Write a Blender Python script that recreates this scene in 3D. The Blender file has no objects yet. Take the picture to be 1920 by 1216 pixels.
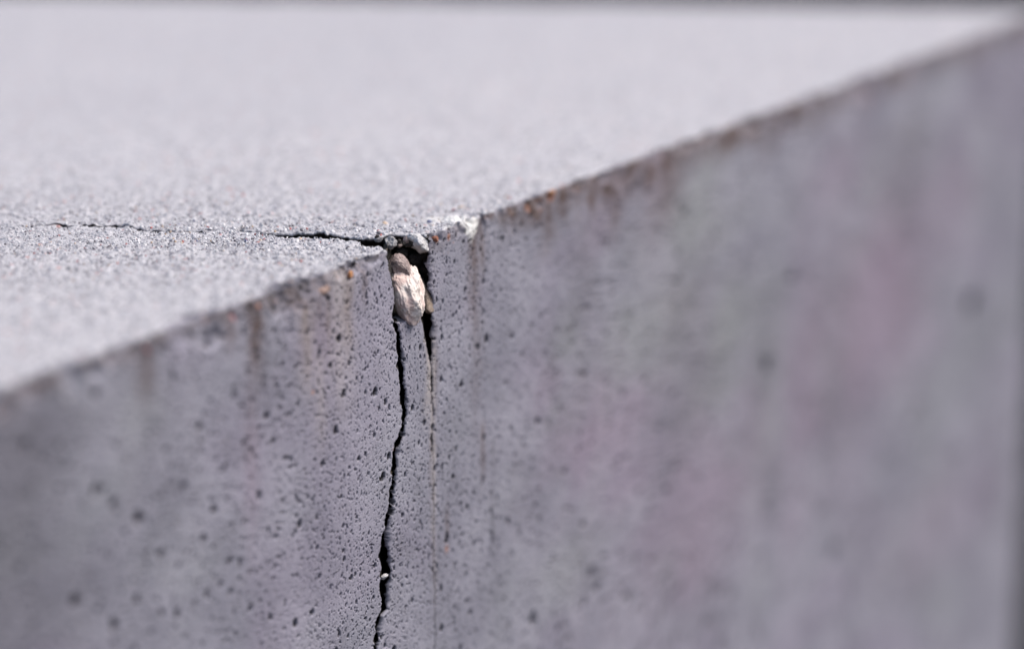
import bpy, math, random
import numpy as np
from mathutils import Vector, Matrix

random.seed(7)
RNG = np.random.default_rng(11)
scene = bpy.context.scene
col = scene.collection

# ------------------------------------------------------------------ camera
# world: wall top at z = 0, its front face at y = 0, the arris along x, the crack at the origin (metres)
FPX, CX, CY = 5333.3, 960.0, 608.0
HORIZON, VPX = -800.0, 4219.0
PITCH = math.atan((CY - HORIZON) / FPX)
YAW = math.atan((VPX - CX) * math.cos(PITCH) / FPX)
FH = np.array([math.cos(YAW), math.sin(YAW), 0.0])
FWD = FH * math.cos(PITCH) + np.array([0, 0, -math.sin(PITCH)])
RIGHT = np.array([math.sin(YAW), -math.cos(YAW), 0.0])
UP = np.cross(RIGHT, FWD)
def ray(px, py):
    return FWD + RIGHT * ((px - CX) / FPX) + UP * ((CY - py) / FPX)
CAM = -ray(765.0, 455.0) * 1.0
def front(px, py):                      # photo position -> (x, z) on the front face
    r = ray(px, py); k = -CAM[1] / r[1]; p = CAM + r * k
    return float(p[0]), float(p[2])
def topp(px, py):                       # photo position -> (x, y) on the top
    r = ray(px, py); k = -CAM[2] / r[2]; p = CAM + r * k
    return float(p[0]), float(p[1])

cam_d = bpy.data.cameras.new('camera')
cam_d.sensor_fit = 'HORIZONTAL'; cam_d.sensor_width = 36.0; cam_d.lens = 100.0
cam_d.clip_start = 0.01; cam_d.clip_end = 2000
cam_d.dof.use_dof = True; cam_d.dof.focus_distance = 1.006; cam_d.dof.aperture_fstop = 2.9
cam_d.dof.aperture_blades = 9
cam_o = bpy.data.objects.new('camera', cam_d); col.objects.link(cam_o)
m = Matrix.Identity(4)
for i in range(3):
    m[i][0], m[i][1], m[i][2], m[i][3] = RIGHT[i], UP[i], -FWD[i], CAM[i]
cam_o.matrix_world = m
scene.camera = cam_o

# ------------------------------------------------------------------ sky, sun, exposure
SUN_EL, SUN_AZ = math.radians(56), math.radians(-58)     # azimuth of the sun, counted from +x towards +y
w = bpy.data.worlds.new('World'); scene.world = w; w.use_nodes = True
nt = w.node_tree; nt.nodes.clear()
sky = nt.nodes.new('ShaderNodeTexSky'); sky.sky_type = 'NISHITA'; sky.sun_disc = False
sky.sun_elevation = SUN_EL; sky.sun_rotation = math.pi / 2 - SUN_AZ
sky.air_density = 1.0; sky.dust_density = 4.0; sky.ozone_density = 1.0
bg = nt.nodes.new('ShaderNodeBackground'); bg.inputs['Strength'].default_value = 0.12
wo = nt.nodes.new('ShaderNodeOutputWorld')
nt.links.new(sky.outputs[0], bg.inputs[0]); nt.links.new(bg.outputs[0], wo.inputs[0])
sd = bpy.data.lights.new('sun', 'SUN'); sd.energy = 2.0; sd.angle = math.radians(30); sd.color = (1.0, 0.95, 0.9)
so = bpy.data.objects.new('sun', sd); col.objects.link(so)
sdir = Vector((math.cos(SUN_EL) * math.cos(SUN_AZ), math.cos(SUN_EL) * math.sin(SUN_AZ), math.sin(SUN_EL)))
so.rotation_euler = sdir.to_track_quat('Z', 'Y').to_euler(); so.location = sdir * 5
scene.view_settings.view_transform = 'Standard'; scene.view_settings.look = 'None'
scene.view_settings.gamma = 1.0; scene.view_settings.use_curve_mapping = False
scene.view_settings.exposure = 0.42
scene.render.engine = 'CYCLES'
scene.cycles.use_denoising = True
scene.cycles.max_bounces = 6; scene.cycles.diffuse_bounces = 4

# ------------------------------------------------------------------ helpers
def sstep(a, b, x):
    t = np.clip((x - a) / (b - a), 0, 1); return t * t * (3 - 2 * t)
def _hash(ix, iy, iz, seed):
    h = (ix * 374761393 + iy * 668265263 + iz * 2147483647 + seed * 974711) & 0xFFFFFFFF
    h = ((h ^ (h >> 13)) * 1274126177) & 0xFFFFFFFF
    h = ((h ^ (h >> 15)) * 2246822519) & 0xFFFFFFFF
    return ((h ^ (h >> 16)) & 0xFFFFFF).astype(np.float64) / 0xFFFFFF
def vnoise(x, y, z, seed=0):            # value noise in -1..1
    x = np.asarray(x, float); y = np.asarray(y, float) + 0 * x; z = np.asarray(z, float) + 0 * x
    ix, iy, iz = np.floor(x).astype(np.int64), np.floor(y).astype(np.int64), np.floor(z).astype(np.int64)
    fx, fy, fz = x - ix, y - iy, z - iz
    fx = fx * fx * (3 - 2 * fx); fy = fy * fy * (3 - 2 * fy); fz = fz * fz * (3 - 2 * fz)
    r = 0
    for a in (0, 1):
        wa = fx if a else 1 - fx
        for b in (0, 1):
            wb = fy if b else 1 - fy
            for c in (0, 1):
                wc = fz if c else 1 - fz
                r = r + wa * wb * wc * _hash(ix + a, iy + b, iz + c, seed)
    return r * 2 - 1
def fbm(x, y, z, seed=0, octv=3):
    r, a, s = 0, 1.0, 0
    for o in range(octv):
        r = r + a * vnoise(x, y, z, seed + o * 17); s += a
        x, y, z, a = x * 2.03, y * 2.03, z * 2.03, a * 0.5
    return r / s
def pores(u, v, cell, rmin, rmax, prob, seed, elong=1.3):
    """0..1 pit mask from one pit per hashed cell; all lengths in metres"""
    iu, iv = np.floor(u / cell).astype(np.int64), np.floor(v / cell).astype(np.int64)
    best = np.zeros_like(u)
    z0 = np.zeros_like(iu)
    for du in (-1, 0, 1):
        for dv in (-1, 0, 1):
            cu, cv = iu + du, iv + dv
            px = (cu + _hash(cu, cv, z0, seed)) * cell
            pv = (cv + _hash(cu, cv, z0, seed + 1)) * cell
            q = _hash(cu, cv, z0, seed + 2)
            r = rmin + (rmax - rmin) * _hash(cu, cv, z0, seed + 3) ** 2
            rho = np.sqrt((u - px) ** 2 + ((v - pv) / elong) ** 2) / r
            mk = np.where(q < prob, 1 - sstep(0.55, 1.05, rho), 0)
            best = np.maximum(best, mk)
    return best

def grid_mesh(name, P, masks=None, mat=None, parent=None):
    """P: rows x cols x 3"""
    R, Cn = P.shape[:2]
    me = bpy.data.meshes.new(name)
    idx = np.arange(R * Cn).reshape(R, Cn)
    f = np.stack([idx[:-1, :-1], idx[:-1, 1:], idx[1:, 1:], idx[1:, :-1]], -1).reshape(-1, 4)
    me.vertices.add(R * Cn); me.vertices.foreach_set('co', P.reshape(-1).astype(np.float32))
    me.loops.add(f.size); me.loops.foreach_set('vertex_index', f.reshape(-1).astype(np.int32))
    me.polygons.add(len(f)); me.polygons.foreach_set('loop_start', np.arange(0, f.size, 4, dtype=np.int32))
    me.polygons.foreach_set('use_smooth', np.ones(len(f), dtype=bool))
    me.update(calc_edges=True); me.validate()
    if masks:
        for k, arr in masks.items():
            at = me.attributes.new(k, 'FLOAT_COLOR', 'POINT')
            at.data.foreach_set('color', arr.reshape(-1).astype(np.float32))
    o = bpy.data.objects.new(name, me); col.objects.link(o)
    if mat: me.materials.append(mat)
    if parent: o.parent = parent
    return o
def tag(o, label=None, cat=None, group=None, kind=None):
    if label: o['label'] = label
    if cat: o['category'] = cat
    if group: o['group'] = group
    if kind: o['kind'] = kind
    return o

# ------------------------------------------------------------------ materials
class NB:
    def __init__(s, name):
        s.m = bpy.data.materials.new(name); s.m.use_nodes = True
        s.t = s.m.node_tree; s.t.nodes.clear()
        s.out = s.n('ShaderNodeOutputMaterial'); s.b = s.n('ShaderNodeBsdfPrincipled')
        s.l(s.b.outputs[0], s.out.inputs[0])
    def n(s, t): return s.t.nodes.new(t)
    def l(s, a, b): s.t.links.new(a, b)
    def val(s, inp, v):
        if hasattr(v, 'is_output'): s.l(v, inp)
        else: inp.default_value = v
    def noise(s, vec, scale, detail=3, rough=.5, w=None):
        n = s.n('ShaderNodeTexNoise'); s.l(vec, n.inputs['Vector'])
        n.inputs['Scale'].default_value = scale; n.inputs['Detail'].default_value = detail
        n.inputs['Roughness'].default_value = rough; return n.outputs['Fac']
    def voro(s, vec, scale, feature='F1', out='Distance'):
        n = s.n('ShaderNodeTexVoronoi'); n.feature = feature; s.l(vec, n.inputs['Vector'])
        n.inputs['Scale'].default_value = scale; return n.outputs[out]
    def math(s, op, a, b=0.0, clamp=False):
        n = s.n('ShaderNodeMath'); n.operation = op; n.use_clamp = clamp
        s.val(n.inputs[0], a); s.val(n.inputs[1], b); return n.outputs[0]
    def mr(s, v, a, b, c=0.0, d=1.0, smooth=True):
        n = s.n('ShaderNodeMapRange'); n.interpolation_type = 'SMOOTHSTEP' if smooth else 'LINEAR'
        s.val(n.inputs[0], v)
        for i, q in enumerate((a, b, c, d)): n.inputs[i + 1].default_value = q
        return n.outputs[0]
    def mix(s, f, a, b, mode='MIX'):
        n = s.n('ShaderNodeMix'); n.data_type = 'RGBA'; n.blend_type = mode; n.clamp_factor = True
        s.val(n.inputs[0], f); s.val(n.inputs[6], a); s.val(n.inputs[7], b); return n.outputs[2]
    def map(s, vec, sc):
        n = s.n('ShaderNodeMapping'); n.inputs['Scale'].default_value = sc; s.l(vec, n.inputs[0]); return n.outputs[0]
    def bump(s, h, strength, dist, nrm=None):
        n = s.n('ShaderNodeBump'); s.val(n.inputs['Strength'], strength); n.inputs['Distance'].default_value = dist
        s.l(h, n.inputs['Height'])
        if nrm: s.l(nrm, n.inputs['Normal'])
        return n.outputs[0]
def C4(r, g, b): return (r, g, b, 1.0)

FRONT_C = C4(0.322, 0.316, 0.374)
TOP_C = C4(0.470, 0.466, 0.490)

def concrete():
    b = NB('concrete')
    geo = b.n('ShaderNodeNewGeometry'); P = geo.outputs['Position']
    a = b.n('ShaderNodeAttribute'); a.attribute_name = 'mask_a'
    sa = b.n('ShaderNodeSeparateColor'); b.l(a.outputs['Color'], sa.inputs[0])
    stain, grime_vignette, lime = sa.outputs[0], sa.outputs[1], sa.outputs[2]; soil = a.outputs['Alpha']
    a2 = b.n('ShaderNodeAttribute'); a2.attribute_name = 'mask_b'
    sb = b.n('ShaderNodeSeparateColor'); b.l(a2.outputs['Color'], sb.inputs[0])
    topm, rust, pale = sb.outputs[0], sb.outputs[1], sb.outputs[2]; hole_shade = a2.outputs['Alpha']
    # cement paste of the face, cloudy in value and faintly pink or green
    n1 = b.noise(P, 22, 4, .55); n2 = b.noise(P, 75, 4, .6); n3 = b.noise(b.map(P, (1, 1, .35)), 30, 3, .5)
    c = b.mix(b.mr(n1, .36, .62), C4(.245, .242, .292), FRONT_C)
    hue = b.noise(b.map(P, (1, 1, 1.6)), 9, 3, .5)
    c = b.mix(b.math('MULTIPLY', b.mr(hue, .50, .64), .22), c, C4(.282, .228, .322))
    c = b.mix(b.math('MULTIPLY', b.mr(hue, .47, .34), .30), c, C4(.262, .278, .292))
    a3 = b.n('ShaderNodeAttribute'); a3.attribute_name = 'mask_c'
    s3 = b.n('ShaderNodeSeparateColor'); b.l(a3.outputs['Color'], s3.inputs[0])
    c = b.mix(s3.outputs[0], c, C4(.312, .240, .318)); c = b.mix(s3.outputs[1], c, C4(.288, .305, .298)); c = b.mix(s3.outputs[2], c, C4(.17, .168, .205))
    c = b.mix(b.math('MULTIPLY', b.mr(n2, .52, .72), .30), c, C4(.16, .155, .18))
    c = b.mix(b.math('MULTIPLY', b.mr(n3, .55, .7), .25), c, C4(.36, .35, .40))
    # dark of the micro pits put into the colour, and pale sand specks in the paste
    f1 = b.voro(P, 1100); f1c = b.voro(P, 1100, out='Color')
    s1 = b.n('ShaderNodeSeparateColor'); b.l(f1c, s1.inputs[0])
    sp = b.math('MULTIPLY', b.mr(f1, .42, .22), b.mr(s1.outputs[0], .60, .66))
    spn = b.mr(b.noise(P, 190, 2), .38, .62)
    sp = b.math('MULTIPLY', sp, b.math('ADD', b.math('MULTIPLY', spn, .8), .25))
    c = b.mix(b.math('MULTIPLY', sp, .85), c, C4(.055, .050, .070))
    sp2 = b.math('MULTIPLY', b.mr(f1, .40, .2), b.mr(s1.outputs[0], .16, .10))
    c = b.mix(b.math('MULTIPLY', sp2, .45), c, C4(.52, .50, .54))
    # sandy skin of the top
    g1 = b.voro(P, 800); g1c = b.voro(P, 800, out='Color')
    sg = b.n('ShaderNodeSeparateColor'); b.l(g1c, sg.inputs[0])
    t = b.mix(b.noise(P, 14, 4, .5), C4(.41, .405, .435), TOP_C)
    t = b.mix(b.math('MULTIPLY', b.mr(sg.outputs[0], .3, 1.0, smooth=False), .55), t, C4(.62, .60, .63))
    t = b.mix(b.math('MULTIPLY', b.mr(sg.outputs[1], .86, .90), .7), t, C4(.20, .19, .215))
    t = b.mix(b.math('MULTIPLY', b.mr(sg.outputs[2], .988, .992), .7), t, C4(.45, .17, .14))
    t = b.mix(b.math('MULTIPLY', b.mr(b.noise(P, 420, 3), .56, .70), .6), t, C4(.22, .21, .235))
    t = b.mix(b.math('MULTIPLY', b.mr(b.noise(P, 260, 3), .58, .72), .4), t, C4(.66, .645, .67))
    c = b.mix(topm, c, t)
    # stains with shapes of their own, with painted vignette and recess shade among them
    brk = b.mr(b.noise(P, 260, 4, .6), .30, .60, .55, 1.0)
    c = b.mix(b.math('MULTIPLY', stain, brk), c, C4(.115, .078, .070))
    c = b.mix(b.math('MULTIPLY', grime_vignette, brk), c, C4(.030, .026, .028))  # dark streaks and grime, plus the painted lens falloff at the near end
    c = b.mix(pale, c, C4(.44, .39, .37))
    c = b.mix(b.math('MULTIPLY', rust, brk), c, C4(.42, .17, .08))
    c = b.mix(b.math('MULTIPLY', lime, b.mr(b.noise(P, 500, 4, .6), .25, .5, .55, .95)), c, C4(.76, .75, .73))
    c = b.mix(b.math('MULTIPLY', hole_shade, .92), c, C4(.022, .019, .020))  # shade inside the pores put into the colour along with their dirt
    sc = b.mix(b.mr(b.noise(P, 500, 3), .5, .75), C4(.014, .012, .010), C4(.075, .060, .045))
    c = b.mix(soil, c, sc)  # soil tint that also paints the dark of the crack and cavity walls
    b.l(c, b.b.inputs['Base Color'])
    b.b.inputs['Roughness'].default_value = .82
    b.b.inputs['Specular IOR Level'].default_value = .35
    # relief
    pit = b.mr(f1, .1, .5)
    fh = b.math('ADD', b.math('MULTIPLY', pit, b.mr(s1.outputs[0], .60, .66)), b.math('MULTIPLY', b.noise(P, 900, 4), .9))
    th = b.math('ADD', b.math('MULTIPLY', b.mr(g1, .65, .05), b.math('ADD', sg.outputs[0], .4)), b.math('MULTIPLY', b.noise(P, 1500, 4), .8))
    nb1 = b.bump(fh, b.math('MULTIPLY', b.math('SUBTRACT', 1.0, topm), .55), .00025)
    nb2 = b.bump(th, b.math('MULTIPLY', topm, .9), .0004, nb1)
    b.l(nb2, b.b.inputs['Normal'])
    return b.m
M_CON = concrete()

def stone_mat(name, c0, c1, c2, sc=220, rough=.6, dark=.5, vein=.8):
    b = NB(name)
    tc = b.n('ShaderNodeNewGeometry').outputs['Position']
    n1 = b.noise(tc, sc, 4, .6); n2 = b.noise(tc, sc * 3.3, 4, .6)
    c = b.mix(b.mr(n1, .38, .62), c0, c1)
    c = b.mix(b.math('MULTIPLY', b.mr(n2, .55, .68), dark), c, c2)
    v = b.voro(b.map(tc, (1, 1, 1.6)), sc * 1.1, 'DISTANCE_TO_EDGE')
    c = b.mix(b.math('MULTIPLY', b.mr(v, .05, .0), dark * vein), c, c2)
    b.l(c, b.b.inputs['Base Color']); b.b.inputs['Roughness'].default_value = rough
    h = b.math('ADD', b.math('MULTIPLY', n2, .8), b.math('MULTIPLY', b.mr(v, .0, .12), .3 * vein))
    b.l(b.bump(h, .6, .0005), b.b.inputs['Normal'])
    return b.m
M_BEIGE = stone_mat('cream_stone', C4(.86, .77, .71), C4(.70, .53, .48), C4(.16, .10, .08), 150, .6, .55, .25)
M_TAUPE = stone_mat('taupe_stone', C4(.27, .21, .20), C4(.36, .28, .26), C4(.07, .05, .05), 260)
M_BROWN = stone_mat('brown_stone', C4(.46, .36, .29), C4(.34, .26, .20), C4(.06, .045, .03), 300)
M_PALE = stone_mat('pale_stone', C4(.68, .66, .66), C4(.50, .49, .50), C4(.20, .19, .19), 300, .5, .35)
M_GREY = stone_mat('grey_stone', C4(.36, .35, .36), C4(.27, .26, .27), C4(.10, .09, .09), 300, .5, .4)
M_WHITE = stone_mat('white_stone', C4(.80, .79, .78), C4(.70, .69, .69), C4(.4, .38, .36), 300, .6, .2)
M_ORANGE = stone_mat('orange_stone', C4(.62, .31, .14), C4(.48, .22, .10), C4(.30, .10, .04), 300, .4, .2)
M_RUST = stone_mat('rust_stone', C4(.34, .14, .08), C4(.26, .10, .06), C4(.10, .05, .03), 300, .6, .5)
M_RED = stone_mat('red_stone', C4(.36, .15, .15), C4(.30, .13, .13), C4(.18, .06, .06), 300, .5, .3)
M_SOIL = stone_mat('dark_soil', C4(.016, .013, .011), C4(.010, .009, .008), C4(.09, .075, .06), 700, .9, .35)

M_DARK = stone_mat('dark_rubble', C4(.040, .034, .032), C4(.022, .018, .017), C4(.13, .11, .10), 420, .85, .45)
def asphalt():
    b = NB('asphalt'); P = b.n('ShaderNodeNewGeometry').outputs['Position']
    n1 = b.noise(P, 3, 4); v = b.voro(P, 160)
    c = b.mix(n1, C4(.026, .025, .031), C4(.042, .040, .048))
    c = b.mix(b.math('MULTIPLY', b.mr(v, .35, .1), .3), c, C4(.11, .105, .11))
    b.l(c, b.b.inputs['Base Color']); b.b.inputs['Roughness'].default_value = .9
    b.l(b.bump(v, .5, .004), b.b.inputs['Normal']); return b.m

# ------------------------------------------------------------------ setting
GZ = -0.45
gm = bpy.data.meshes.new('ground')
s = 400.0
gm.from_pydata([(-s, -s, GZ), (s, -s, GZ), (s, s, GZ), (-s, s, GZ)], [], [(0, 1, 2, 3)])
gm.materials.append(asphalt())
go = bpy.data.objects.new('ground', gm); col.objects.link(go)
tag(go, 'dark asphalt ground beyond and below the concrete wall', 'ground', kind='structure')

# ------------------------------------------------------------------ crack outlines, read off the face and the top
def curve(front_pts, top_pts, jag, seed, ext_dx=0.0):
    """x of the break as a function of t (t = z on the face, t = y on the top)"""
    T, X = [], []
    fr = sorted([front(*p)[::-1] for p in front_pts])
    zb, xb = fr[0]
    T += [GZ, zb - .12, zb - .06]; X += [xb - .012 + ext_dx, xb - .010 + ext_dx, xb + .001]
    for z, x in fr:
        if T and z <= T[-1]: z = T[-1] + 1e-4
        T.append(z); X.append(x)
    for p in top_pts:
        x, y = topp(*p)
        if y <= T[-1] + 2e-4: y = T[-1] + 2e-4
        T.append(y); X.append(x)
    T.append(1.5); X.append(X[-1] + (-math.tan(YAW)) * (1.5 - T[-2]) * 1.0)
    T, X = np.array(T), np.array(X)
    def f(t):
        x = np.interp(t, T, X)
        return x + jag * (fbm(t * 1100, 0, 0, seed, 3) * .55 + fbm(t * 300, 3, 0, seed, 2) * .75)
    return f
L_LEFT = [(732, 492), (732, 507), (740, 535), (742, 567), (742, 600), (744.6, 634), (747, 671), (749, 708), (752, 745),
          (754.5, 777), (755, 789), (748, 807), (740, 831), (736, 845), (734, 896), (727, 957), (719, 1013), (713, 1041), (716, 1050),
          (713, 1075), (713, 1103), (716, 1118), (717, 1143), (711, 1152), (706, 1163), (703, 1180), (700, 1216)]
L_RIGHT = [(749, 602), (754.5, 634), (758, 671), (760, 708), (762.5, 745), (766, 777), (762, 789), (758.5, 807), (752, 831),
           (750, 845), (745, 896), (737, 957), (729, 1013), (731, 1041), (734, 1056), (734.5, 1087), (731, 1103), (728, 1118),
           (727, 1143), (719, 1153), (716, 1163), (714, 1180), (710, 1216)]
R_LEFT = [(795, 604), (798, 625), (801, 639), (804, 659), (807, 673), (809, 700), (808.5, 718), (811, 757), (812.3, 794),
          (809.5, 831), (812, 860), (812.5, 900), (813.5, 1000), (815.5, 1216)]
R_RIGHT = [(812, 452), (807, 468), (810, 507), (813, 567), (815, 613), (814.2, 640), (812.8, 656), (810, 671), (810.5, 700), (811.5, 718), (811.8, 757),
           (813, 794), (810.5, 831), (811.5, 860), (812, 900), (813, 1000), (815, 1216)]
T_NEAR = [(729, 468), (726, 465), (722, 463), (716, 461), (704, 460), (691, 460), (679, 454), (668, 452), (652, 451), (640, 447), (628, 445), (610, 443.5),
          (574, 444.5), (547, 445), (521, 442), (498, 439.5), (480, 437), (465, 436.5), (452, 433), (435, 433.5), (405, 434), (390, 435.5), (377, 438),
          (360, 437), (340, 436), (323, 435), (300, 434.5), (273, 435), (263, 432), (250, 427.5), (237, 426), (213, 425), (197, 426), (170, 425.5), (150, 424.5), (143, 425), (120, 424), (100, 422.5), (60, 424), (7, 427)]
T_FAR = [(805, 440), (790, 439), (772, 437), (745, 437), (728, 439), (712, 446), (690, 446), (675, 445), (655, 442), (640, 441), (628, 440), (606, 436.5),
         (574, 435.5), (547, 435), (521, 434.5), (498, 434.5), (480, 434), (465, 432.5), (452, 429), (435, 433.2), (405, 433), (390, 433), (377, 433),
         (360, 433), (340, 433), (323, 432), (300, 431.5), (273, 431.5), (263, 428), (250, 425.5), (237, 423), (213, 421.5), (197, 423), (170, 422), (150, 421.8), (143, 422.5), (120, 421), (100, 421.2), (60, 423.9), (7, 426.9)]
fLL = curve(L_LEFT, T_NEAR, .0012, 3)
fLR = curve(L_RIGHT, [], .0010, 5)
fRL = curve(R_LEFT, [], .0003, 8)
fRR = curve(R_RIGHT, T_FAR, .0010, 9)
Z_HAIR = front(812, 831)[1]

X_START = front(-500, 900)[0]
# the far end of the block, skewed like its top edge in the photograph
e1 = topp(1920, 20); e0 = topp(0, -9)
K_END = (e0[0] - e1[0]) / (e0[1] - e1[1])
X_END = e1[0] - K_END * e1[1]
X_COR = front(1952, 25)[0]
K_COR = (e1[0] - X_COR) / e1[1]
Y_COR = (X_END - X_COR) / (K_COR - K_END)
Y_BACK = 0.80

# bug holes seen on the face: position in the photograph, radius and stretch
BIG = [(620, 685, 1.0, 1.2), (535, 858, .9, 1), (545, 875, .9, 1), (604, 870, 1.0, 1.5), (590, 862, .6, 1), (375, 800, 1.3, 1.2),
       (180, 918, 1.6, 1.3), (260, 970, 1.6, 1.5), (400, 955, 1.2, 1), (345, 910, 1.1, 1), (430, 1050, 1.2, 1), (300, 1037, 1.4, 1.1),
       (143, 1125, 1.9, 1.1), (215, 1172, 1.6, 1.4), (413, 1095, 1.2, 1), (470, 1140, 1.1, 1.2), (508, 1158, 1.0, 1), (588, 1147, 1.0, 1.3),
       (517, 1006, 1.1, 1), (485, 928, 1.1, 1.5), (897, 650, .9, 1.8), (893, 683, .5, 1.3), (1008, 790, 1.1, 1.5), (957, 803, .8, 1.2),
       (985, 838, .7, 1.2), (920, 955, .75, 1.3), (922, 1010, .8, 2.6), (1000, 1160, 1.9, 1.6), (838, 1008, .95, 2.4), (1033, 1050, .8, 1.2),
       (1110, 1072, 1.9, 1.5), (1130, 1042, 1.1, 1), (1135, 720, 1.2, 1.2), (1440, 685, 2.6, 1.5), (1210, 965, 1.4, 1.2), (1262, 876, 1.5, 1.1),
       (1265, 800, .9, 1), (762, 1080, .5, 1.3), (790, 1088, .45, 1.7), (787, 1130, .5, 1), (801, 1127, .45, 1), (765, 1126, .4, 1.4), (726, 1166, .4, 1.4),
       (753, 1165, .4, 1.4), (757, 1195, .4, 1.8), (651, 567, .7, 1.2), (658, 995, .6, 1.3), (680, 1000, .55, 1.2), (668, 968, .6, 1.2), (648, 1000, .5, 1.2),
       (694, 640, .4, 1.3), (710, 640, .4, 1), (736, 605, .45, 1.3), (630, 860, .5, 2), (672, 858, .55, 2), (645, 893, .5, 2.4), (690, 887, .5, 1.2),
       (840, 903, .45, 1.2), (855, 915, .5, 1), (712, 805, .45, 1.3), (692, 780, .35, 1.2), (783, 764, .45, 1.5), (800, 606, .3, 1.2), (850, 625, .45, 1.2), (835, 693, .4, 1), (848, 627, .3, 1),
       (660, 655, .5, 1.2), (640, 660, .5, 1.2), (555, 688, .9, 1), (575, 625, .8, 1.2), (515, 620, 1.0, 1), (1040, 990, .8, 1.2), (1120, 1100, 1.6, 1.4), (1070, 1020, .8, 1.1),
       (965, 1090, .5, 1.1), (937, 1095, .7, 1.1), (1045, 1180, 1.0, 2), (930, 1192, .6, 1.1), (1155, 877, 1.1, 1.1), (1110, 830, .9, 1.2), (1170, 1058, 1.3, 1.2), (1820, 572, 5.5, 1.2), (1560, 1040, 3, 1.2), (1485, 520, 2.2, 1.4), (875, 560, .5, 1.4), (860, 600, .4, 1.2), (905, 605, .5, 1.6), (870, 662, .4, 1.2), (856, 692, .4, 1.5), (1020, 700, .7, 1.2), (945, 722, .55, 1.3), (975, 746, .5, 1.2), (1060, 762, .9, 1.2), (905, 762, .45, 1.2), (930, 802, .55, 1.3), (1085, 842, .9, 1.3), (870, 1060, .6, 1.3), (960, 1132, .7, 1.3), (1060, 952, .8, 1.3), (1010, 1002, .8, 1.2), (1180, 1122, 1.5, 1.3), (985, 1072, .6, 1.2), (1095, 1132, 1.2, 1.3), (1050, 1077, .8, 1.2), (880, 1150, .6, 1.4), (500, 780, 1.1, 1.2), (440, 740, 1.2, 1.1), (455, 830, .9, 1.2), (560, 940, .8, 1.2), (640, 930, .6, 1.2), (600, 1080, .8, 1.3), (380, 1010, 1.3, 1.2), (330, 1150, 1.4, 1.2)]
BIGW = [(front(a, b) + (r / 1000, k)) for a, b, r, k in BIG]
# chips knocked out of the arris: position along it, size, depth (mm)
def arris_x(px):
    return front(px, 455 + (765 - px) * .3634)[0]
CHIPS = [(908, 2.6, 3.0), (990, 4.0, 1.8), (600, 5, 3.0), (590, 2.5, 2.0), (560, 5, 1.0), (640, 4, 2.2), (520, 7, 1.5), (480, 5, 1.0), (430, 6, 1.6), (350, 10, 2.0),
         (250, 7, 1.2), (135, 7, 4.2), (60, 9, 2.8), (700, 4, 2.0), (680, 2, 2.0), (1080, 7, 1.5), (1165, 5, 3.4), (1010, 3, 2.6), (940, 3, 2.0), (1220, 5, 1.4), (1330, 12, 1.6), (1560, 16, 2.0), (820, 2.0, 1.2)]
CHIPW = [(arris_x(p), s / 1000, d / 1000) for p, s, d in CHIPS]

# streaks on the face: centre, width, top, bottom in photo pixels, strength, channel (0 brown, 1 dark, 2 pale)
STREAKS = [(572, 8, 545, 760, .6, 0), (612, 10, 530, 720, .45, 0), (652, 7, 515, 700, .5, 0), (684, 7, 490, 600, .45, 0), (560, 16, 540, 620, .5, 0), (1075, 30, 335, 420, .6, 0), (1180, 36, 300, 400, .6, 0), (1290, 36, 250, 350, .6, 0), (1400, 40, 205, 290, .5, 0), (960, 10, 385, 470, .4, 0), (868, 4, 420, 520, .4, 1), (815, 4, 640, 900, .30, 0), (810, 3, 860, 1216, .28, 0), (478, 12, 560, 780, .75, 0), (470, 10, 700, 1010, .22, 0), (590, 18, 520, 700, .45, 0), (640, 16, 520, 850, .42, 2), (575, 12, 620, 800, .3, 2), (600, 10, 700, 900, .25, 2), (430, 10, 590, 690, .45, 0),
           (270, 14, 650, 800, .55, 0), (115, 30, 720, 900, .35, 1), (888, 7, 400, 730, .85, 0), (903, 6, 410, 560, .55, 0), (893, 8, 540, 900, .22, 0),
           (1028, 12, 350, 520, .70, 0), (1060, 9, 345, 430, .5, 0), (1150, 12, 320, 490, .60, 0), (1105, 16, 330, 400, .55, 0), (1250, 24, 270, 470, .50, 0),
           (1200, 24, 300, 350, .8, 0), (1450, 16, 190, 330, .55, 0), (1330, 30, 240, 330, .45, 0), (1390, 18, 210, 300, .5, 0), (985, 14, 370, 460, .55, 1), (940, 7, 400, 520, .4, 1),
           (803, 5, 655, 830, .62, 2), (811, 3, 640, 1216, .50, 2), (806, 2, 840, 1040, .25, 0), (815, 4, 500, 640, .12, 0), (905, 4, 830, 930, .5, 0), (838, 3, 985, 1030, .5, 0),
           (690, 12, 480, 560, .22, 0), (655, 8, 515, 600, .4, 0), (745, 4, 560, 640, .25, 0), (1040, 10, 660, 960, .15, 1), (1435, 26, 560, 1000, .34, 1), (1400, 20, 500, 700, .2, 1), (1580, 40, 480, 1100, .20, 0), (1290, 40, 560, 1000, .16, 0), (1700, 40, 250, 800, .15, 0), (1100, 20, 380, 700, .16, 0), (925, 4, 860, 1180, .25, 1), (500, 12, 640, 900, .15, 1)]

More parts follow.
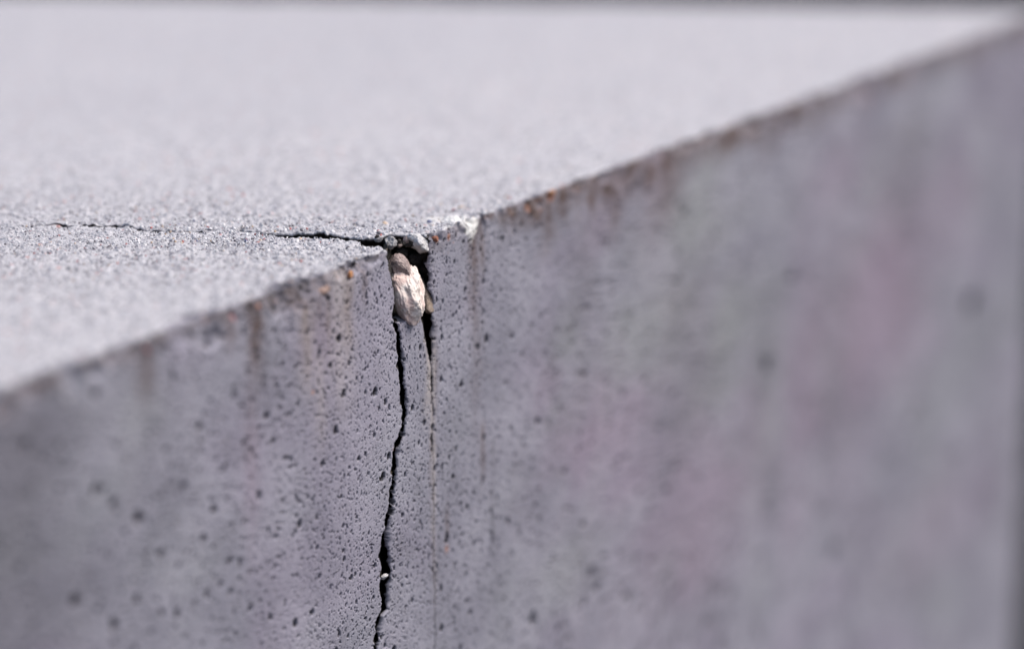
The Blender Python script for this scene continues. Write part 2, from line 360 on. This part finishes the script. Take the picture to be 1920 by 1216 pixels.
def features(X, Y, Z, T, topw, side):
    """masks and displacement (m, along the surface normal) for surface points"""
    fw = 1 - topw
    h = np.zeros_like(X)
    # large and middle waviness
    h += fbm(X * 14, Y * 14, Z * 14, 40, 3) * .0007
    h += fbm(X * 110, Y * 110, Z * 110, 41, 3) * (.00022 * fw + .00055 * topw)
    n_s = fbm(X * 900, Y * 900, Z * 900, 42, 3)
    h += n_s * (.00009 * fw + .00034 * topw)
    n_g = fbm(X * 380, Y * 380, Z * 380, 47, 2)
    h += np.maximum(n_g, -.15) * .0010 * topw
    wx = X + fbm(X * 400, Z * 400, 0, 43, 2) * .00016
    wz = Z + fbm(X * 400, Z * 400, 5, 44, 2) * .00016
    dens = sstep(-.45, .35, fbm(X * 28, 0, Z * 28, 45, 2))
    p1 = np.maximum(pores(wx, wz, .0017, .00014, .00044, .62, 50), pores(wx, wz, .0026, .0002, .0005, .35, 55)) * (.45 + .55 * dens)
    dens2 = sstep(-.3, .3, fbm(X * 17, 2, Z * 17, 46, 2))
    p2 = np.maximum(pores(wx, wz, .0044, .00028, .00080, .60, 60) * (.2 + .8 * dens2), pores(wx, wz, .0029, .00024, .00055, .5, 64) * dens2)
    p3 = np.maximum(pores(wx, wz, .015, .0006, .0015, .45, 70), pores(wx, wz, .0085, .0005, .0011, .5, 74) * dens2)
    pit = np.maximum(np.maximum(p1 * .0010, p2 * .0016), p3 * .0024)
    for bx, bz, r, k in BIGW:
        rho = np.sqrt((wx - bx) ** 2 / 1.25 + ((wz - bz) / k) ** 2) / r
        mk = 1 - sstep(.6, 1.08, rho)
        pit = np.maximum(pit, mk * r * 3.0)
    pit_shade = sstep(.00025, .0009, pit) * fw  # recess shade and dirt of the pits, carried as colour
    h -= pit * sstep(.6, .95, fw)
    # top: pits between sand grains
    q1 = pores(X, Y, .0042, .0003, .0010, .40, 80, 1.0) * .0007 + pores(X, Y, .013, .0007, .0016, .3, 84, 1.0) * .0013
    h -= q1 * sstep(.5, 1, topw)
    # masks
    st = np.zeros_like(X); gr_vig = np.zeros_like(X); pale = np.zeros_like(X)
    wob = fbm(Z * 60, X * 8, 0, 90, 2)
    fib = .55 + .45 * fbm(X * 420, 0, Z * 45, 91, 3) + .25 * fbm(X * 900, Y * 900, Z * 900, 97, 2)
    for px, wd, y0, y1, s, ch in STREAKS:
        x0, _ = front(px, y0); x1, _ = front(px + wd, y0); hw = abs(x1 - x0) * 1.35
        za = front(px, y0)[1]; zb = front(px, y1)[1]
        a = np.exp(-((X - x0 + wob * hw * .5) / hw) ** 2) * sstep(zb, zb + (za - zb) * .75, Z) * (1 - sstep(za + .004, za + .012, Z))
        a = a * min(1.0, s * 1.35) * np.clip(fib + .3, 0, 1.2) * fw
        if ch == 0: st = np.maximum(st, np.clip(a, 0, .95))
        elif ch == 1: gr_vig = np.maximum(gr_vig, a * .6)
        else: pale = np.maximum(pale, a)
    # brown weathering line just under the arris, of uneven depth
    dep = .0035 + .011 * np.clip(fbm(X * 45, 0, Z * 20, 92, 3) + .35, 0, 1) + .012 * sstep(.05, .12, X)
    amt = .42 + .75 * sstep(.02, .07, X) * (1 - sstep(.30, .46, X) * .5) + .25 * (1 - sstep(-.06, -.03, X))
    band = (1 - sstep(dep * .25, dep, -Z)) * amt * np.clip(.65 + fbm(X * 180, 0, Z * 120, 93, 3) * .9, 0, 1) * fw
    st = np.maximum(st, band)
    gr_vig = np.maximum(gr_vig, (1 - sstep(.0008, .0045, -Z)) * fw * np.clip(fbm(X * 150, 0, Z * 130, 94, 2) * 1.5 + .0, 0, .7))
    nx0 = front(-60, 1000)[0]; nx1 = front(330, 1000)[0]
    gr_vig = np.maximum(gr_vig, np.clip(.42 * (1 - sstep(nx0, nx1, X + fbm(X * 22, 0, Z * 22, 98, 3) * .05)) * fw, 0, .42))  # lens falloff towards the near end, painted on as darkening
    gr_vig = np.maximum(gr_vig, (1 - sstep(.001, .010, -Z + .004 * fbm(X * 60, 0, 7, 99, 2))) * fw * .42 * (1 - sstep(-.07, -.02, X)))
    # rusty grains
    rs = .6 * (fbm(X * 330, Y * 330, Z * 330, 95, 2) > .70) * (np.exp(-(Z + .004) ** 2 / .004 ** 2)) * fw * .8
    for px, py, r in ((837, 1028, .0013), (1035, 364, .0022), (820, 450, .0010), (842, 444, .0011), (586, 735, .0007), (738, 843, .0008)):
        x0, z0 = front(px, py)
        rs = np.maximum(rs, np.exp(-((X - x0) ** 2 * 1.3 + (Z - z0) ** 2) / r ** 2) * .95 * (side < .5) * fw)
    # lime bloom hanging over the arris right of the crack
    lx, _z = front(884, 412); n_l = fbm(X * 300, Y * 300, Z * 300, 96, 3)
    reach = np.where(Z < -.0001, -Z / .0085, Y / .016)
    lw = .0050 * (1 - .55 * np.clip(-Z / .012, 0, 1)) + .003 * np.clip(Y / .01, 0, 1)
    lm = (1 - sstep(.6, 1.15, np.sqrt((np.abs(X - lx + Y * .5) / lw) ** 2 + reach ** 2) + n_l * .35)) * (side < .5)
    h += lm * .0005
    lm2 = (1 - sstep(.6, 1.1, np.sqrt(((X - topp(845, 425)[0]) / .006) ** 2 + ((Y - topp(845, 425)[1]) / .006) ** 2) + n_l * .9)) * topw * .40
    lm = np.clip(np.maximum(lm, lm2), 0, 1)
    return h, st, gr_vig, lm, rs, pale, pit_shade

# broad faint pink and green discolourations of the cement, and darker patches, on the face: photo position, half sizes, strength
PINK = [(1120, 800, 110, 130, .75), (1330, 960, 150, 160, .7), (1180, 900, 90, 90, .5), (1500, 760, 40, 260, .6), (1660, 560, 90, 170, .75), (1780, 400, 50, 110, .5),
        (1570, 350, 60, 90, .5), (1240, 330, 30, 110, .7), (1400, 830, 60, 90, .5), (1010, 740, 40, 60, .45), (620, 620, 40, 100, .35), (470, 900, 16, 140, .4), (1120, 420, 40, 60, .4), (1750, 980, 120, 90, .4)]
GREEN = [(1290, 420, 90, 130, .8), (1235, 580, 80, 110, .7), (1380, 620, 50, 100, .6), (1060, 640, 40, 60, .5), (1440, 690, 30, 130, .5), (1060, 1060, 60, 60, .5), (1350, 720, 60, 60, .5), (260, 780, 60, 90, .4)]
DARKP = [(1442, 690, 20, 50, .5), (1450, 950, 24, 120, .35), (1825, 572, 26, 30, .6), (1110, 1080, 24, 30, .5), (1250, 880, 20, 20, .4), (60, 900, 90, 200, .45), (120, 1120, 120, 120, .40),
         (300, 930, 60, 40, .25), (1600, 1000, 60, 90, .25), (1720, 1080, 90, 50, .25), (1300, 1150, 120, 60, .25), (1850, 800, 50, 300, .2), (700, 1180, 160, 50, .2), (140, 830, 24, 24, .5)]
def tints(P):
    X, Z = P[..., 0], P[..., 2]; on = (P[..., 1] < .004)
    out = np.zeros(X.shape + (4,)); out[..., 3] = 1
    n1 = fbm(X * 40, 0, Z * 40, 120, 3); n2 = fbm(X * 40, 7, Z * 40, 121, 3)
    for k, lst in enumerate((PINK, GREEN, DARKP)):
        for px, py, rx, ry, s_ in lst:
            x0, z0 = front(px, py); hx = abs(front(px + rx, py + rx * -.0)[0] - front(px - rx, py)[0]) / 2; hz = abs(front(px, py + ry)[1] - front(px, py - ry)[1]) / 2
            d = ((X - x0) / hx + n1 * .6) ** 2 + ((Z - z0) / hz + n2 * .6) ** 2
            out[..., k] = np.maximum(out[..., k], s_ * (.85, .72, 1.1)[k] * np.exp(-d * 1.1) * on)
    return out

def spacing(n0, s0, grow, smax, total):
    d, s, out = 0.0, s0, [0.0]
    while d < total:
        if len(out) > n0: s = min(s * grow, smax)
        d += s; out.append(d)
    out = np.array(out); return out * (total / out[-1])

RA = .0009                                           # arris radius
# rows: t < 0 down the face, t > 0 back over the top
zf = -spacing(600, .00027, 1.05, .004, -GZ)
yt = spacing(330, .00040, 1.02, .004, Y_BACK)
arc = np.linspace(-RA * math.pi / 4, RA * math.pi / 4, 9)
ROWS_F = zf[::-1][:-1] - RA * math.pi / 4
ROWS_F = np.concatenate([ROWS_F, arc])
ROWS = np.concatenate([ROWS_F, yt[1:] + RA * math.pi / 4])
VIEW_IN = np.array([.86, .51, 0.0])

def sheet(name, edge_f, sign, rows, D, inner, far_fn, label, parent, zlim=None):
    """sign -1: material lies at x < edge; +1: at x > edge. D: 0..1 or metres away from the break"""
    T = rows[:, None]
    nd = len(D); ni = len(inner)
    e = edge_f(rows)[:, None]
    far = far_fn(rows)[:, None]
    span = np.abs(far - e)
    Dn = D[None, :] / D[-1]
    # keep true metres close to the break, stretch only far away
    wgt = sstep(.02, .5, Dn)
    dist = D[None, :] * (1 - wgt) + Dn * span * wgt
    X = e + sign * dist
    phi = np.clip((T / (RA * math.pi / 4) + 1) * math.pi / 4, 0, math.pi / 2)
    q = RA * math.pi / 4
    Yc = np.where(T > q, RA + (T - q), RA - RA * np.cos(phi)) + 0 * X
    Zc = np.where(T < -q, -RA + (T + q), -RA + RA * np.sin(phi)) + 0 * X
    X = X + 0 * T
    Tm = T + 0 * X
    topw = sstep(.25, .8, phi / (math.pi / 2)) + 0 * X
    h, st, gr_vig, lm, rs, pale, pit_shade = features(X, Yc, Zc, Tm, topw, np.zeros_like(X))
    # rounding at the break (spalled lips)
    rr = .0007 + .0026 * np.clip(fbm(Tm * 210, 0, 0, 30 + int(sign), 3) + .05, 0, 1)
    gap_open = sstep(topp(110, 422)[1], topp(300, 433)[1], np.where(Tm > 0, .25 - Tm + topp(110, 422)[1] - .25 + topp(110, 422)[1], 1))
    closed = sstep(.085, .118, Tm)
    rr = rr * (1 - closed) + 1e-6
    if sign > 0:
        rr = 1e-6 + rr * (1 - (1 - sstep(Z_HAIR - .012, Z_HAIR + .004, Tm)))
    lip = np.clip(1 - dist / rr, 0, 1)
    h -= rr * (1 - np.sqrt(np.clip(1 - lip ** 2, 0, 1))) * .8
    Ny, Nz = -np.cos(phi), np.sin(phi)
    Y = Yc + Ny * h; Z = Zc + Nz * h
    # chips and crumbling along the arris
    c = .0004 + .0050 * np.clip(fbm(X * 33, 0, 0, 31, 2) - .05, 0, 1) + .0034 * np.clip(fbm(X * 110, Y * 110, Z * 110, 39, 3), 0, 1) + .0018 * np.clip(fbm(X * 330, Y * 330, Z * 330, 32, 2), 0, 1)
    for cx, s_, d_ in CHIPW:
        c = np.maximum(c, d_ * (1 - ((X - cx) / s_) ** 2) * (np.abs(X - cx) < s_))
    c = c + fbm(X * 420, Y * 420, Z * 420, 33, 3) * .0006
    CA, CB = .90, .436
    ee = -Y * CA + Z * CB
    mv = np.clip(ee + c * 1.25, 0, None)
    Y = Y + mv * CA; Z = Z - mv * CB
    chipm = sstep(.0002, .0012, mv)
    topw2 = topw * (1 - chipm * .9)
    P_out = np.stack([X, Y, Z], -1)
    gr_vig = np.maximum(gr_vig, sstep(.0004, .0022, mv) * np.clip(fbm(X * 260, Y * 260, Z * 260, 37, 3) + .25, 0, .55))
    ma = np.stack([st, gr_vig, lm, np.zeros_like(st)], -1)
    mb = np.stack([topw2, rs, pale, pit_shade], -1)
    if len(inner):
        # broken inner wall: from the lip inwards
        I = inner[None, :]
        p0 = P_out[:, 0, :][:, None, :]
        tw = topw[:, :1]
        dirv = (1 - tw)[..., None] * VIEW_IN + tw[..., None] * np.array([.62, .40, -.66])
        nn = fbm(Tm[:, :1] * 220 + 0 * I, I * 220, 0, 35, 3) * np.clip(I / .006, 0, 1) * .0011 \
           + fbm(Tm[:, :1] * 800 + 0 * I, I * 800, 3, 36, 2) * np.clip(I / .002, 0, 1) * .0003
        Pi = p0 + dirv * I[..., None]
        Pi[..., 0] += nn
        Pi = Pi[:, 1:, :] if I[0, 0] == 0 else Pi
        soil = sstep(.0002, .0016, I + nn * 1.2)[:, 1:] if I[0, 0] == 0 else sstep(.001, .006, I + nn)  # inner wall painted near-black for the crack's shade as well as soil
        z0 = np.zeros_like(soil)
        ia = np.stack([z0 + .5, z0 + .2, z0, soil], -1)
        ib = np.stack([z0 + .4, z0, z0, z0], -1)
        P_out = np.concatenate([Pi[:, ::-1], P_out], 1)
        ma = np.concatenate([ia[:, ::-1], ma], 1); mb = np.concatenate([ib[:, ::-1], mb], 1)
    if sign > 0: P_out = P_out; 
    else:
        P_out = P_out[:, ::-1]; ma = ma[:, ::-1]; mb = mb[:, ::-1]
    mc = tints(P_out)
    # close the far end with a skirt straight down (top) / inwards
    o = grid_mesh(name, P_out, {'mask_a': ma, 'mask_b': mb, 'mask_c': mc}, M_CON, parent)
    if label: o['label'] = label
    return o

wall = bpy.data.objects.new('concrete_wall', None); col.objects.link(wall); wall.location = (0, 0, 0)
tag(wall, 'weathered grey concrete wall split by a jagged black crack at its top edge', 'concrete wall', kind='thing')

inner = spacing(12, .0005, 1.12, .004, .045)
D_left = spacing(150, .00024, 1.02, .0008, front(-700, 900)[0] * -1)
D_right = spacing(170, .00024, 1.018, .0026, X_END)
far_left = lambda t: np.minimum(edge0 * 0 + X_START, fLL(t) - .05) if False else np.where(t > 0, X_START - .61 * t, X_START)
far_right = lambda t: np.where(t > 0, np.minimum(X_END + K_END * t, X_COR + K_COR * t), X_COR)
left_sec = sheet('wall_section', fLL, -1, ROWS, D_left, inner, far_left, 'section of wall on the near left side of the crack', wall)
right_sec = sheet('wall_section', fRR, +1, ROWS, D_right, inner, far_right, 'long section of wall running off to the right of the crack', wall)

# end face, back face of the block
def quadstrip(name, pts, label):
    n = 60
    a = np.array(pts, float)                        # 4 corners
    u = np.linspace(0, 1, n)[:, None, None]; v = np.linspace(0, 1, n)[None, :, None]
    P = (1 - u) * (1 - v) * a[0] + (1 - u) * v * a[1] + u * v * a[2] + u * (1 - v) * a[3]
    ma = np.zeros((n, n, 4)); mb = np.zeros((n, n, 4))
    o = grid_mesh(name, P, {'mask_a': ma, 'mask_b': mb}, M_CON, wall); o['label'] = label; return o
yb = float(ROWS[-1])
xe, xeb = X_END, X_END + K_END * yb
xc = X_COR + K_COR * Y_COR
quadstrip('end_face', [(X_COR, .001, -.0012), (xc, Y_COR, -.0012), (xc, Y_COR, GZ), (X_COR, .001, GZ)], 'short cut-off end of the wall')
quadstrip('end_face', [(xc, Y_COR, -.0012), (xeb, yb, -.0012), (xeb, yb, GZ), (xc, Y_COR, GZ)], 'long far face of the wall')
xl, xlb = X_START, X_START - .61 * yb
quadstrip('end_face', [(xl, .001, -.0012), (xlb, yb, -.0012), (xlb, yb, GZ), (xl, .001, GZ)], 'near end face of the wall')
quadstrip('back_face', [(xeb, yb, -.0012), (xlb, yb, -.0012), (xlb, yb, GZ), (xeb, yb, GZ)], 'back face of the wall')

# ------------------------------------------------------------------ sliver between the two front cracks
z_top = front(770, 602)[1]
rs_ = ROWS_F[ROWS_F < z_top + .0035]
def sliver():
    n = 110
    u = np.linspace(0, 1, n)[None, :]
    T = rs_[:, None]
    a = fLR(rs_)[:, None]; shut = 1 - sstep(Z_HAIR - .010, Z_HAIR + .003, rs_)[:, None]
    b_ = np.maximum(fRL(rs_)[:, None] * (1 - shut) + (fRR(rs_)[:, None] - .00001) * shut, a + .001)
    X = a + (b_ - a) * u; Z = T + 0 * X; Y = 0 * X
    h, st, gr_vig, lm, rs, pale, pit_shade = features(X, Y, Z, T, np.zeros_like(X), np.zeros_like(X))
    de = np.minimum(X - a, (b_ - X) / (1.02 - 1.0 * shut)); rr = .0007 + .0020 * np.clip(fbm(T * 210, 0, 0, 24, 3) + .05, 0, 1)
    lip = np.clip(1 - de / rr, 0, 1)
    h -= rr * (1 - np.sqrt(np.clip(1 - lip ** 2, 0, 1)))
    h += (fbm(X * 60, 0, Z * 60, 61, 3) * .0004 - .00012) * (1 - shut * u)
    zt = z_top + fbm(X * 300, 0, 0, 62, 3) * .0012 + .0006
    # crumbled top of the sliver leans back
    over = np.clip(Z - zt, 0, None)
    Y = -h + over * 2.2; Z = np.minimum(Z, zt + over * .25)
    ma = np.stack([st, np.maximum(gr_vig, sstep(0, .003, over) * .4), lm, sstep(.0001, .0008, over) * (1 - sstep(.10, .30, u))], -1)
    mb = np.stack([sstep(0, .0015, over) * .5, rs, pale, pit_shade], -1)
    P = np.stack([X, Y, Z], -1)
    I = inner[1:][None, :]
    outs, mas, mbs = [], [], []
    for s in (0, -1):
        p0 = P[:, s, :][:, None, :]
        nn = fbm(T * 240 + 0 * I, I * 240, s * 4.0, 65, 3) * np.clip(I / .005, 0, 1) * .0006
        Pi = p0 + VIEW_IN * I[..., None]; Pi[..., 0] += nn
        soil = sstep(.0004, .0025, I + nn); z0 = np.zeros_like(soil)  # side walls darkened by colour: shade of the cracks together with soil
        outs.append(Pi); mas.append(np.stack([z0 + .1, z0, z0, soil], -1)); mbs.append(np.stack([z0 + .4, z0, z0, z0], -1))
    P = np.concatenate([outs[0][:, ::-1], P, outs[1]], 1)
    ma = np.concatenate([mas[0][:, ::-1], ma, mas[1]], 1); mb = np.concatenate([mbs[0][:, ::-1], mb, mbs[1]], 1)
    o = grid_mesh('broken_sliver', P, {'mask_a': ma, 'mask_b': mb}, M_CON, wall)
    o['label'] = 'narrow upright sliver of concrete between the black crack and the hairline crack'
sliver()

# ------------------------------------------------------------------ stones
def ico(level):
    t = (1 + 5 ** .5) / 2
    v = [(-1, t, 0), (1, t, 0), (-1, -t, 0), (1, -t, 0), (0, -1, t), (0, 1, t), (0, -1, -t), (0, 1, -t), (t, 0, -1), (t, 0, 1), (-t, 0, -1), (-t, 0, 1)]
    v = [np.array(p) / np.linalg.norm(p) for p in v]
    f = [(0, 11, 5), (0, 5, 1), (0, 1, 7), (0, 7, 10), (0, 10, 11), (1, 5, 9), (5, 11, 4), (11, 10, 2), (10, 7, 6), (7, 1, 8),
         (3, 9, 4), (3, 4, 2), (3, 2, 6), (3, 6, 8), (3, 8, 9), (4, 9, 5), (2, 4, 11), (6, 2, 10), (8, 6, 7), (9, 8, 1)]
    for _ in range(level):
        cache, nf = {}, []
        def mid(a, b):
            k = (min(a, b), max(a, b))
            if k not in cache:
                p = v[a] + v[b]; v.append(p / np.linalg.norm(p)); cache[k] = len(v) - 1
            return cache[k]
        for a, b, c in f:
            x, y, z = mid(a, b), mid(b, c), mid(c, a)
            nf += [(a, x, z), (b, y, x), (c, z, y), (x, y, z)]
        f = nf
    return np.array(v), np.array(f)
ICO5, ICO4, ICO1, ICO0 = ico(5), ico(4), ico(1), ico(0)
def at(px, py, back=0.0):               # point behind the face at a photo position; 'back' metres deeper along the view
    x, z = front(px, py); r = ray(px, py)
    return np.array([x, 0, z]) + r * back
def stone(name, centre, axes, radii, mat, seed, parent=None, cuts=7, rough=.05, level=ICO5, power=1.0):
    V, F = level
    rg = np.random.default_rng(seed)
    P = np.sign(V) * np.abs(V) ** .85
    for i in range(cuts):                            # planar facets
        n = rg.normal(size=3); n /= np.linalg.norm(n); d = rg.uniform(.66, .92)
        k = P @ n; P = P - np.clip(k - d, 0, None)[:, None] * n * .88
    s = rg.uniform(0, 50)
    P = P * (1 + fbm(V[:, 0] * 2 + s, V[:, 1] * 2, V[:, 2] * 2, seed, 4) * rough * 2)[:, None]
    P = P * (1 + fbm(V[:, 0] * 11 + s, V[:, 1] * 11, V[:, 2] * 11, seed + 5, 3) * rough * .5)[:, None]
    A = np.array(axes) * np.array(radii)[:, None]
    W = P @ A
    me = bpy.data.meshes.new(name)
    me.from_pydata([tuple(p) for p in W], [], [tuple(int(q) for q in f) for f in F])
    me.polygons.foreach_set('use_smooth', np.ones(len(F), dtype=bool)); me.materials.append(mat)
    o = bpy.data.objects.new(name, me); col.objects.link(o); o.location = centre
    if parent: o.parent = parent
    return o
def frame(lean):                                     # axes across, up and along the view, leaned in the picture plane
    c, s_ = math.cos(math.radians(lean)), math.sin(math.radians(lean))
    return [RIGHT * c + UP * s_, -RIGHT * s_ + UP * c, FWD]
PX = 1.0 / FPX
sA = stone('stone', at(764, 546, .005), frame(18), (32 * PX, 62 * PX, .007), M_BEIGE, 6, cuts=11, rough=.10)
tag(sA, 'large cream and pink stone wedged upright in the mouth of the crack', 'stone')
sB = stone('stone', at(748, 508, .012), frame(24), (24 * PX, 34 * PX, .006), M_TAUPE, 9, cuts=9, rough=.08)
tag(sB, 'rounded taupe stone above the cream stone, against the left lip of the crack', 'stone')
sC = stone('stone', at(793, 550, .011), frame(24), (16 * PX, 42 * PX, .005), M_BROWN, 14, cuts=8, rough=.06)
tag(sC, 'thin brown stone leaning behind the cream stone beside the deep black gap', 'stone')
sD = stone('stone_chip', at(720, 1080, .0015), frame(25), (8 * PX, 4.5 * PX, .002), M_PALE, 21, cuts=14, rough=.16)
tag(sD, 'tiny white stone chip caught low down in the black crack', 'stone chip')

def peb(px, py, back, rx, ry, rz, mat, seed, lean=0, lab=None, top=False, lift=0):
    if top:
        x, y = topp(px, py); c = np.array([x, y, lift])
    else: c = at(px, py, back)
    o = stone('embedded_pebble', c, frame(lean), (rx * PX, ry * PX, rz), mat, seed, parent=wall, cuts=9, rough=.14 if rx > 10 else .10, level=ICO4)
    if lab: o['label'] = lab
peb(785, 455, .009, 23, 15, .005, M_PALE, 31, -38, 'pale grey pebble set in the far lip of the cavity')
peb(733, 456, .018, 13, 12, .004, M_GREY, 32, -20, 'small grey pebble hanging in the far lip of the cavity')
peb(755, 450, .024, 14, 11, .003, M_TAUPE, 33, 0, 'dark rubble under the far lip')
peb(816, 448, .0015, 7, 6, .002, M_RUST, 34, 0, 'rust brown pebble on the corner right of the cavity')
peb(656, 514, .0022, 5.5, 7, .0014, M_ORANGE, 35, 0, 'bright orange pebble in the top edge left of the crack')
peb(1033, 361, .002, 10, 5, .0022, M_ORANGE, 36, 15, 'orange pebble in the top edge right of the crack')
peb(600, 546, .0035, 17, 8, .003, stone_mat('salmon_stone', C4(.42, .27, .22), C4(.36, .25, .21), C4(.12, .08, .07), 300), 37, 20, 'salmon coloured pebble in the top edge')
peb(481, 576, .0025, 8, 8, .002, M_RUST, 38, 0, 'rust red pebble in the top edge')
peb(434, 600, .0025, 8, 9, .002, M_RED, 39, 0, 'dark pink pebble in the top edge')
peb(269, 656, .003, 11, 9, .003, M_RED, 40, 0, 'dark pink pebble in the near top edge')
peb(341, 434, 0, 14, 3.2, .003, stone_mat('sand_stone', C4(.62, .50, .40), C4(.55, .44, .35), C4(.3, .2, .15), 300), 41, 0, 'peach coloured pebble lying in the line of the top crack', True, -.0012)

for q, (px, py, bk, r1, r2, sd_) in enumerate([(752, 474, .024, 15, 11, 71), (776, 484, .020, 15, 14, 72), (799, 478, .014, 10, 16, 73), (793, 508, .018, 12, 16, 74), (803, 535, .014, 8, 18, 75)]):
    d_ = stone('rubble', at(px, py, bk), frame(12 * q), (r1 * PX, r2 * PX, .004), M_DARK, sd_, parent=wall, cuts=8, rough=.14, level=ICO4)
    d_['label'] = 'dark dirty rubble inside the cavity'
for q in range(22):
    u_ = random.random(); px_ = 700 + 106 * u_; py_ = 446 + 8 * math.sin(u_ * 3) + random.uniform(-5, 7)
    rr_ = random.uniform(2.5, 7) * (1 if random.random() < .8 else 1.5)
    peb(px_, py_, .026 - .020 * u_, rr_ * 1.3, rr_, rr_ * PX, random.choice([M_GREY, M_TAUPE, M_DARK, M_DARK, M_DARK, M_DARK] if .3 < u_ < .8 else [M_PALE, M_GREY, M_TAUPE, M_DARK, M_BROWN]), 200 + q, random.uniform(-40, 40), 'broken aggregate showing in the far lip of the cavity')
# packed soil deep in the cavity
so_ = stone('packed_soil', at(776, 520, .026), frame(18), (44 * PX, 60 * PX, .012), M_SOIL, 55, parent=wall, cuts=5, rough=.20)
so_['label'] = 'dark soil packed in the back of the cavity'

# ------------------------------------------------------------------ loose grit on the top: nobody could count it
def grit(name, n, centre_fn, sz, mat_i, mats, label, rng):
    V, F = ICO1
    pos = centre_fn(n)
    pos = pos[: n]
    nn = len(pos)
    r = rng.uniform(sz[0], sz[1], nn) * rng.uniform(.5, 1, nn)
    q = rng.normal(size=(nn, 3, 3))
    Q, _ = np.linalg.qr(q)
    S = r[:, None] * np.stack([rng.uniform(.8, 1.4, nn), rng.uniform(.7, 1.1, nn), rng.uniform(.4, .8, nn)], -1)
    jit = 1 + rng.uniform(-.22, .22, (nn, len(V), 1))
    P = (V[None] * jit * S[:, None, :]) @ Q
    P = P + pos[:, None, :]
    me = bpy.data.meshes.new(name)
    NV, NF = len(V), len(F)
    f = (F[None] + (np.arange(nn) * NV)[:, None, None]).reshape(-1, 3)
    me.vertices.add(nn * NV); me.vertices.foreach_set('co', P.reshape(-1).astype(np.float32))
    me.loops.add(f.size); me.loops.foreach_set('vertex_index', f.reshape(-1).astype(np.int32))
    me.polygons.add(len(f)); me.polygons.foreach_set('loop_start', np.arange(0, f.size, 3, dtype=np.int32))
    for mt in mats: me.materials.append(mt)
    ids = np.repeat(rng.choice(len(mats), nn, p=mat_i), NF).astype(np.int32)
    me.polygons.foreach_set('material_index', ids)
    me.update(calc_edges=True); me.validate()
    o = bpy.data.objects.new(name, me); col.objects.link(o)
    tag(o, label, 'grit', kind='stuff'); return o
def top_height(x, y):
    X, Y = x, y; Z = np.zeros_like(x)
    h = fbm(X * 14, Y * 14, Z, 40, 3) * .0007 + fbm(X * 110, Y * 110, Z, 41, 3) * .0004
    return h
def on_top(n):
    px = RNG.uniform(-60, 1150, n * 3); py = RNG.normal(462, 60, n * 3)
    pts = np.array([topp(a, b) if b > -500 else (9, 9) for a, b in zip(px, py)])
    ok = (pts[:, 1] > .0012)
    xl = fLL(np.clip(pts[:, 1], 0, 1)); xr = fRR(np.clip(pts[:, 1], 0, 1))
    ok &= ~((pts[:, 0] > xl - .0006) & (pts[:, 0] < xr + .0006))
    pts = pts[ok][:n]
    z = top_height(pts[:, 0], pts[:, 1]) + .00012
    return np.stack([pts[:, 0], pts[:, 1], z], -1)
def gm_(name, c, rough=.6):
    b = NB(name); P = b.n('ShaderNodeNewGeometry').outputs['Position']
    b.l(b.mix(b.mr(b.noise(P, 900, 3), .4, .6), c, tuple(q * .72 for q in c[:3]) + (1,)), b.b.inputs['Base Color'])
    b.b.inputs['Roughness'].default_value = rough; return b.m
GM = [gm_('grit_grey', C4(.50, .49, .53)), gm_('grit_white', C4(.80, .79, .81), .35), gm_('grit_dark', C4(.14, .13, .15)),
      gm_('grit_red', C4(.50, .16, .15)), gm_('grit_tan', C4(.62, .46, .33)), gm_('grit_blue', C4(.15, .17, .28))]
grit('sand_grit', 9000, on_top, (.00018, .00062), [.55, .30, .11, .012, .022, .006], GM, 'grey and white sand grit strewn over the flat top of the wall', RNG)

def round_crack(n):
    px = RNG.uniform(250, 960, n * 4); base = np.interp(px, [250, 420, 700, 765, 960], [436, 440, 448, 442, 392])
    py = base + RNG.normal(0, 17, n * 4)
    pts = np.array([topp(a, b) for a, b in zip(px, py)])
    ok = pts[:, 1] > .0008
    xl = fLL(np.clip(pts[:, 1], 0, 1)); xr = fRR(np.clip(pts[:, 1], 0, 1))
    ok &= ~((pts[:, 0] > xl - .0025) & (pts[:, 0] < xr + .0012))
    pts = pts[ok][:n]
    return np.stack([pts[:, 0], pts[:, 1], top_height(pts[:, 0], pts[:, 1]) + .0001], -1)
grit('crumbled_grit', 900, round_crack, (.0003, .0010), [.50, .34, .08, .02, .05, .01], GM, 'coarser pale crumbs lying along both lips of the crack on top', RNG)
print('verts', sum(len(o.data.vertices) for o in scene.objects if o.type == 'MESH'))
